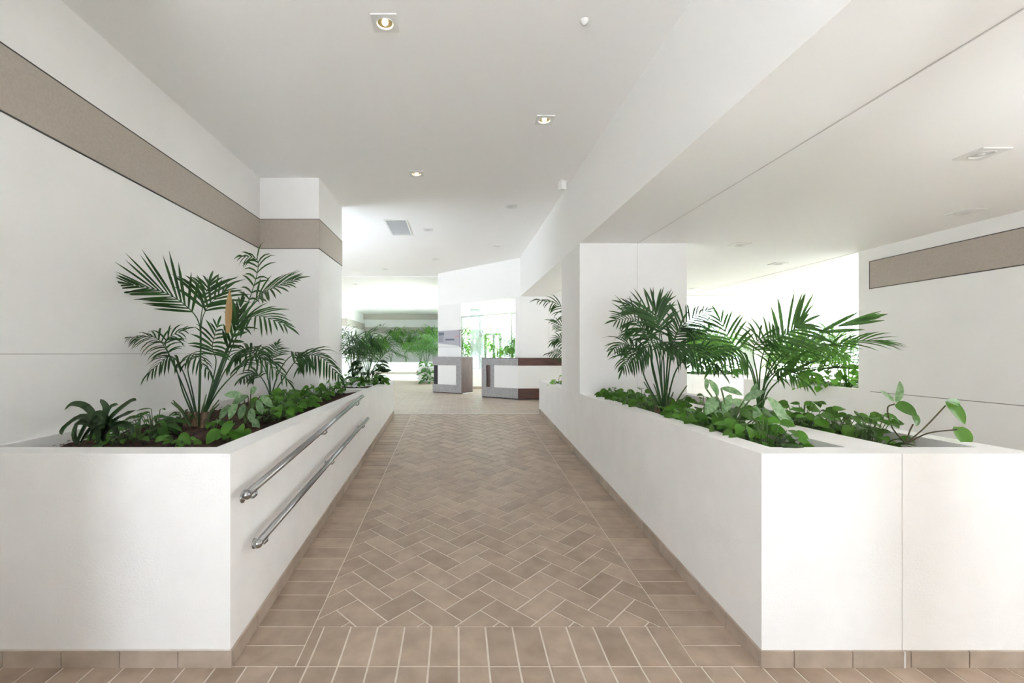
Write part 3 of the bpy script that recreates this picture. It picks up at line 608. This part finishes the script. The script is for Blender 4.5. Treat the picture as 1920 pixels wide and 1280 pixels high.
# far end of left planter: tall leafy palms
def rpalm(name, label, base, n, h, sp, mt, Ll=.25, wd=.02, seed=1, t0=.35, seg=2, nl=14, cat='palm', group=None, aim=None, droop=.9, r0=.006, trunk=0):
    group = group or {'areca_palm': 'green palms in the far planters', 'garden_palm': 'garden palms outside the windows'}.get(name)
    rs = random.Random(seed); base = V(base); t = thing(name, label, cat, base, group)
    if trunk: q = MB(); q.tube([base+V((0, 0, -.02)), base+V((.01, 0, trunk))], [.04, .025], 8); q.build('trunk', M['trunk'], t)
    b0_ = base+V((0, 0, trunk))
    for k in range(n):
        a = 6.28*(k+rs.random()*.7)/n if aim is None else aim+rs.uniform(-1, 1); s = sp*rs.uniform(.5, 1); hh = h*rs.uniform(.55, 1)
        d = V((math.cos(a), math.sin(a), 0))
        frond(t, mt, [b0_, b0_+d*s*.25+UP*hh*.55, b0_+d*s*.6+UP*hh, b0_+d*s*1.0+UP*hh*(.98-.25*rs.random())], t0=t0, Ll=Ll*rs.uniform(.8, 1.1), n=nl, nrm=(d*.2+UP+V((0, -.4, 0))), droop=droop*rs.uniform(.6, 1.2), wd=wd, seg=seg, r0=r0)
    return t
rpalm('kentia_palm', 'blue-green spiky palm just past the white pillar', P(662, 708, 6.75), 9, .72, .45, M['palm'], .26, .022, 3, seg=3)
rpalm('kentia_palm', 'green drooping palm at the far end of the left planter', P(690, 708, 7.0), 10, .66, .55, M['palm2'], .24, .020, 8, seg=3)
leafy('peace_lily', 'dark broad-leaved plant at the far end of the left planter', 'plant', P(688, 716, 6.9), .25, .05, .38, 50, .16, 'lance', M['deep'], ratio=.35)
leafy('pothos', 'low pothos at the far rim of the left planter', 'plant', P(700, 722, 6.9), .20, .02, .14, 40, .10, 'heart', M['pothos'], group='pothos in the left planter')
leafy('pothos', 'pothos beside the foot of the white pillar', 'plant', P(655, 722, 6.75), .18, .02, .16, 26, .10, 'heart', M['pothos'], group='pothos in the left planter')

# --- right planter palms
YR = 3.75
rp1 = thing('kentia_palm', 'dense kentia palm against the broad white pillar', 'palm', P(1248, 780, YR)); BS1 = (1246, 778)
trunkmesh(rp1, P(1246, 786, YR), .10, .03, 3)
for pts, kw in (
    ([(1225, 690), (1215, 640), (1190, 600), (1155, 600, -.1)], dict(t0=.50, Ll=.26, n=14, droop=.4, nrm=(.3, -.9, .4))),
    ([(1238, 690), (1236, 625), (1222, 590), (1180, 572, .1)], dict(t0=.50, Ll=.30, n=14, droop=.2, nrm=(.3, -1, .2), spread=(1.1, .3), wd=.03)),
    ([(1245, 690), (1240, 630), (1228, 585), (1240, 570, .05)], dict(t0=.55, Ll=.24, n=10, droop=.2, nrm=(.0, -1, .2), spread=(.9, .3), wd=.03)),
    ([(1210, 710), (1200, 670), (1175, 645), (1150, 655, -.15)], dict(t0=.5, Ll=.22, n=14, droop=.8, nrm=(.1, -.6, .8))),
    ([(1225, 700), (1215, 660), (1185, 665, -.1), (1168, 690, -.2)], dict(t0=.5, Ll=.22, n=14, droop=.8, nrm=(.1, -.8, .7))),
    ([(1255, 690), (1262, 640), (1285, 605), (1325, 582, .1)], dict(t0=.5, Ll=.26, n=14, droop=.5, nrm=(-.2, -.9, .5))),
    ([(1255, 690), (1265, 640), (1275, 615), (1310, 625, -.1)], dict(t0=.5, Ll=.22, n=14, droop=.8, nrm=(0, -.7, .8))),
    ([(1250, 700), (1258, 660), (1290, 650, -.15), (1345, 690, -.3)], dict(t0=.45, Ll=.28, n=16, droop=.9, nrm=(0, -.8, .7), wd=.027)),
    ([(1250, 700), (1250, 655), (1232, 635, -.2), (1205, 660, -.3)], dict(t0=.5, Ll=.24, n=14, droop=.9, nrm=(.1, -.7, .8))),
    ([(1265, 700), (1290, 670), (1325, 655), (1362, 665, -.1)], dict(t0=.45, Ll=.24, n=14, droop=.7, nrm=(0, -.7, .8))),
    ([(1240, 700), (1245, 660), (1262, 640, -.2), (1290, 672, -.4)], dict(t0=.5, Ll=.22, n=14, droop=1, nrm=(0, -.7, .8))),
    ([(1235, 690), (1222, 640), (1205, 615), (1170, 625, .1)], dict(t0=.5, Ll=.22, n=14, droop=.8, nrm=(.1, -.6, .8)))):
    kw['wd'] = kw.get('wd', .024)*.8; kw['Ll'] *= .95; frond(rp1, M['palm'], pxp([BS1]+pts, YR), **kw)
petioles(rp1, P(1248, 784, YR), 10, .3, .06)
YR2 = 3.5
rp2 = thing('kentia_palm', 'wide arching palm reaching across the right wall', 'palm', P(1424, 790, YR2)); BS2 = (1424, 788)
for pts, kw in (
    ([(1440, 720), (1500, 665), (1600, 640, -.1), (1655, 640, -.15)], dict(t0=.62, Ll=.26, n=9, droop=.35, nrm=(-.1, -.5, .9), spread=(.7, .3))),
    ([(1440, 700), (1490, 645), (1560, 615, -.1), (1615, 600, -.15)], dict(t0=.6, Ll=.30, n=3, droop=.05, nrm=(0, -1, .2), spread=(.28, .08), wd=.034)),
    ([(1434, 710), (1450, 650), (1488, 618), (1502, 608)], dict(t0=.55, Ll=.32, n=10, droop=.4, nrm=(-.1, -1, .2), wd=.032, spread=(1, .4))),
    ([(1434, 720), (1460, 680), (1500, 650, .1), (1560, 648, .1)], dict(t0=.4, Ll=.26, n=14, droop=.5, nrm=(0, -.7, .7))),
    ([(1424, 710), (1432, 660), (1450, 640), (1480, 622, .1)], dict(t0=.45, Ll=.24, n=12, droop=.6, nrm=(0, -.8, .6))),
    ([(1420, 710), (1412, 660), (1425, 635), (1460, 632, -.1)], dict(t0=.5, Ll=.22, n=12, droop=.9, nrm=(0, -.7, .8))),
    ([(1415, 720), (1400, 680), (1370, 665, -.1), (1335, 690, -.2)], dict(t0=.45, Ll=.22, n=12, droop=.8, nrm=(0, -.7, .8))),
    ([(1418, 720), (1400, 670), (1370, 640, .1), (1350, 600, .15)], dict(t0=.6, Ll=.26, n=8, droop=.3, nrm=(0, -1, .3), wd=.03)),
    ([(1430, 730), (1450, 700), (1475, 695, -.1), (1512, 720, -.2)], dict(t0=.45, Ll=.18, n=12, droop=1, nrm=(0, -.7, .8))),
    ([(1440, 735), (1480, 700), (1520, 695, -.2), (1548, 692, -.3)], dict(t0=.35, Ll=.30, n=4, droop=.1, nrm=(0, -.3, 1), spread=(.4, .1), wd=.07))):
    kw['wd'] = kw.get('wd', .024)*.85; frond(rp2, M['palm2'], pxp([BS2]+pts, YR2), **kw)
# far-centre palm behind right pillar (seen in the opening)
YQ = 6.75
rp3 = thing('kentia_palm', 'palm half hidden behind the broad pillar above the counter end', 'palm', P(1080, 725, YQ))
for pts, kw in (([(1074, 660), (1064, 600), (1050, 572), (1010, 562, -.1)], dict(t0=.5, Ll=.28, n=14, droop=1)), ([(1078, 690), (1072, 640), (1058, 615), (1035, 602)], dict(t0=.5, Ll=.22, n=12, droop=.7)),
                ([(1075, 700), (1066, 672), (1050, 662), (1030, 662)], dict(t0=.5, Ll=.2, n=10, droop=.9)), ([(1085, 660), (1090, 600), (1100, 570), (1130, 560)], dict(t0=.5, Ll=.25, n=12, droop=.9)), ([(1085, 690), (1100, 650), (1120, 640), (1150, 660)], dict(t0=.5, Ll=.25, n=12, droop=.9)), ([(1078, 690), (1062, 650), (1048, 635), (1036, 642)], dict(t0=.5, Ll=.2, n=12, droop=.9))):
    frond(rp3, M['palm'], pxp([(1080, 725)]+pts, YQ), nrm=(0, -.7, .7), wd=.024, **kw)
leafy('pothos', 'pothos sprout at the planter end under the hidden palm', 'plant', P(1046, 722, 6.9), .10, .03, .13, 12, .11, 'heart', M['bright'])

# --- right planter low plants
def trough(x, Y): return V((x, Y, S))
for i, (Y, lab) in enumerate(((2.55, 'pothos clump at the near tip of the first trough'), (2.8, 'large-leaved pothos clump behind the near tip of the first trough'), (3.05, 'pothos clump in the first trough below the dumb cane'),
        (3.3, 'pothos clump in the first trough right of the dense kentia'), (3.9, 'pothos clump in the first trough left of the dense kentia'),
        (4.2, 'pothos clump in the first trough, midway between kentia and pillar'), (4.5, 'pothos clump in the first trough near the pillar foot'), (4.85, 'pothos clump where the first trough meets the pillar'))):
    leafy('pothos', lab, 'plant', trough(1.66, Y), .19, .02, .19, 52, .082, 'heart', M['pothos'], group='pothos in the first right trough', stretch=(.9, 1.1))
for i, (Y, lab) in enumerate(((2.62, 'pothos clump beside the arrowhead stems in the second trough'), (2.85, 'leafy pothos clump in the second trough under the drooping bud'), (3.1, 'low pothos clump midway in the second trough'), (3.4, 'pothos clump near the arching palm base in the second trough'), (3.8, 'pothos clump behind the arching palm'), (4.3, 'pothos clump seen through the dense kentia stems'))):
    leafy('pothos', lab, 'plant', trough(2.28, Y), .17, .02, .22 if i < 3 else .13, 42, .08, 'heart', M['pothos'], group='pothos in the second right trough', stretch=(.8, 1.2))
dc = thing('dumb_cane', 'dumb cane with large pale-veined leaves in the first trough', 'plant', trough(1.72, 2.95)); lm, sm = MB(), MB(); bs = trough(1.72, 2.95)
for x, y, dx, dz, l_ in ((1345, 745, -.4, -.2, .17), (1352, 728, .9, -.1, .12), (1338, 770, .9, -.6, .20), (1400, 762, -.8, .4, .15), (1395, 750, .5, .5, .12), (1440, 745, .6, -.9, .2), (1430, 765, .5, -.9, .2), (1415, 760, .1, -1, .15), (1385, 768, -.9, -.3, .16),
        (1325, 730, -.2, .5, .1), (1330, 712, .3, -.6, .1), (1410, 745, .0, .8, .1), (1452, 770, .8, -.5, .14), (1370, 740, -.5, -.6, .14), (1360, 780, -.2, -.9, .13)):
    q = P(x, y, 2.95+R.uniform(-.1, .1)); sm.tube(spline([bs, bs.lerp(q, .6)+V((0, 0, .03)), q], 5), .005, 5, False); bleaf(lm, q, (dx, -.3, dz), (R.uniform(-.2, .2), -.8, .6), l_*1.05, l_*.42, 'lance', .3, .2)
lm.build('foliage', M['silver'], dc, smooth=True); sm.build('stems', M['stem'], dc)
am = thing('arrowhead_philodendron', 'tall plant with big lobed leaves on long stems by the right front', 'plant', P(1698, 832, 2.42)); bs = P(1698, 832, 2.42)
sm = MB()
for q in ([bs, P(1735, 800, 2.45), P(1773, 760, 2.42)], [bs, P(1740, 812, 2.4), P(1794, 805, 2.38)], [bs, P(1672, 800, 2.5), P(1664, 765, 2.5), P(1678, 757, 2.48)], [bs, P(1705, 810, 2.45), P(1712, 795, 2.45)]):
    sm.tube(spline(q, 10), .0035, 6, False)
sm.build('stems', M['dstem'], am)
heart = leafshape('heart')
for (x, y), (tx, ty), wd in (((1776, 752), (1812, 795), .085), ((1795, 800), (1816, 838), .085), ((1680, 757), (1722, 778), .075), ((1683, 752), (1686, 712), .050), ((1676, 752), (1650, 727), .026), ((1712, 772), (1718, 797), .055), ((1800, 758), (1774, 745), .035)):
    lm = MB(); a, b_ = P(x, y, 2.42), P(tx, ty, 2.36); bleaf(lm, a, b_-a, (R.uniform(-.2, .2), -1, .3), (b_-a).length, wd, 'heart', .15, .25, 8); lm.build('leaf', M['bright'] if wd > .08 else M['silver'] if wd in (.05, .026) else M['pothos'], am, smooth=True)
strap_plant('fallen_leaf', 'dark fallen leaf lying over the right planter rim', 'leaf', P(1466, 838, 2.24), [[(1480, 836.5), (1500, 839), (1515, 844)]], M['deep'], .02, 2.23)

# --- background plants
k = 0
for (x, Y, h, lab) in ((5.0, 9.9, 1.0, 'green palm at the left end of the far right planter'), (5.3, 10.3, 1.15, 'tallest palm in the middle of the far right planter'), (5.5, 9.9, .95, 'palm at the front of the far right planter'), (5.72, 10.4, .9, 'palm before the far pillar in the right planter'), (5.1, 10.7, 1.1, 'palm at the back of the far right planter')):
    k += 1; rpalm('areca_palm', lab, (x, Y, .9), 14, h*1.05, .62, M['bright'] if k % 2 else M['palm2'], .34, .03, 20+k)
leafy('ground_cover', 'leafy underplanting in the far right planter', 'plant', (5.5, 10.1, .89), .6, .05, .45, 110, .2, 'lance', M['palm2'], ratio=.4, seg=3)
for (x, Y, h, lab) in ((5.25, 6.3, .75, 'backlit palm next to the end of the right wall'), (5.2, 6.9, .72, 'backlit palm in the middle of the planter past the right wall'), (5.3, 7.4, .7, 'backlit palm at the far end of the planter past the right wall')):
    k += 1; rpalm('areca_palm', lab, (x, Y, .9), 14, h*1.15, .5, M['bright'], .34, .026, 20+k, nl=16)
leafy('ground_cover', 'bright leafy plants under the backlit palms', 'plant', (5.15, 6.4, .89), .42, .05, .35, 90, .15, 'heart', M['bright'], ratio=.6, seg=4)
for (x, Y, h, lab) in ((-1.0, 15.6, 1.3, 'palm hanging over the small planter by the notice pillar'), (-.7, 16.1, 1.3, 'palm at the back of the small planter by the notice pillar')):
    k += 1; rpalm('areca_palm', lab, (x, Y, .9), 11, h, .8, M['palm2'], .4, .035, 20+k)
leafy('trailing_vine', 'vine trailing over the edge of the small planter', 'plant', (-.92, 15.15, .9), .24, -.55, .25, 90, .2, 'lance', M['palm2'], ratio=.4, seg=3)
for (x, Y, h, lab) in ((-4.0, 23.2, 1.7, 'palm at the left end of the far wall planter'), (-3.3, 23.6, 1.9, 'second palm from the left in the far wall planter'), (-2.5, 23.2, 1.8, 'middle palm in the far wall planter'), (-1.8, 23.5, 1.8, 'palm right of the middle in the far wall planter'), (-1.1, 23.2, 1.9, 'palm at the right end of the far wall planter')):
    k += 1; rpalm('areca_palm', lab, (x, Y, .9), 8, h, 1.05, M['bright'] if k % 2 else M['palm2'], .6, .06, 20+k, droop=1.2)
for (x, Y, h, lab) in ((.75, 13.35, 1.2, 'tall palm behind the frosted glass screen'), (1.3, 13.3, .8, 'small palm below the window beyond the counter'), (1.85, 13.3, 1.1, 'palm against the glazing beside the counter pillar')):
    k += 1; rpalm('areca_palm', lab, (x, Y, .9), 9, h, .5, M['bright'], .32, .03, 20+k)
rpalm('areca_palm', 'leafy palm filling the gap beside the notice pillar', (.28, 13.9, .6), 12, 1.75, .45, M['palm2'], .32, .035, 77, t0=.2)
rpalm('areca_palm', 'feathery green palm against the glazing right of the garden door', (1.55, 13.2, .9), 12, .95, .35, M['palm2'], .30, .022, 78, t0=.2)
for (x, Y, h, lab) in ((.6, 17.5, 2.3, 'garden palm outside beyond the glass screen'), (2.6, 15.6, 2.0, 'garden palm outside seen beside the counter pillar'), (8.2, 14.5, 1.9, 'garden palm outside the windows right of the far pillar'), (6.2, 14.6, 1.6, 'garden palm outside behind the far right planter'), (9.8, 14.2, 1.7, 'garden palm outside near the end of the right wall')):
    k += 1; rpalm('garden_palm', lab, (x, Y, .36), 12, h, 1.3, M['bright'], .5, .05, 20+k)
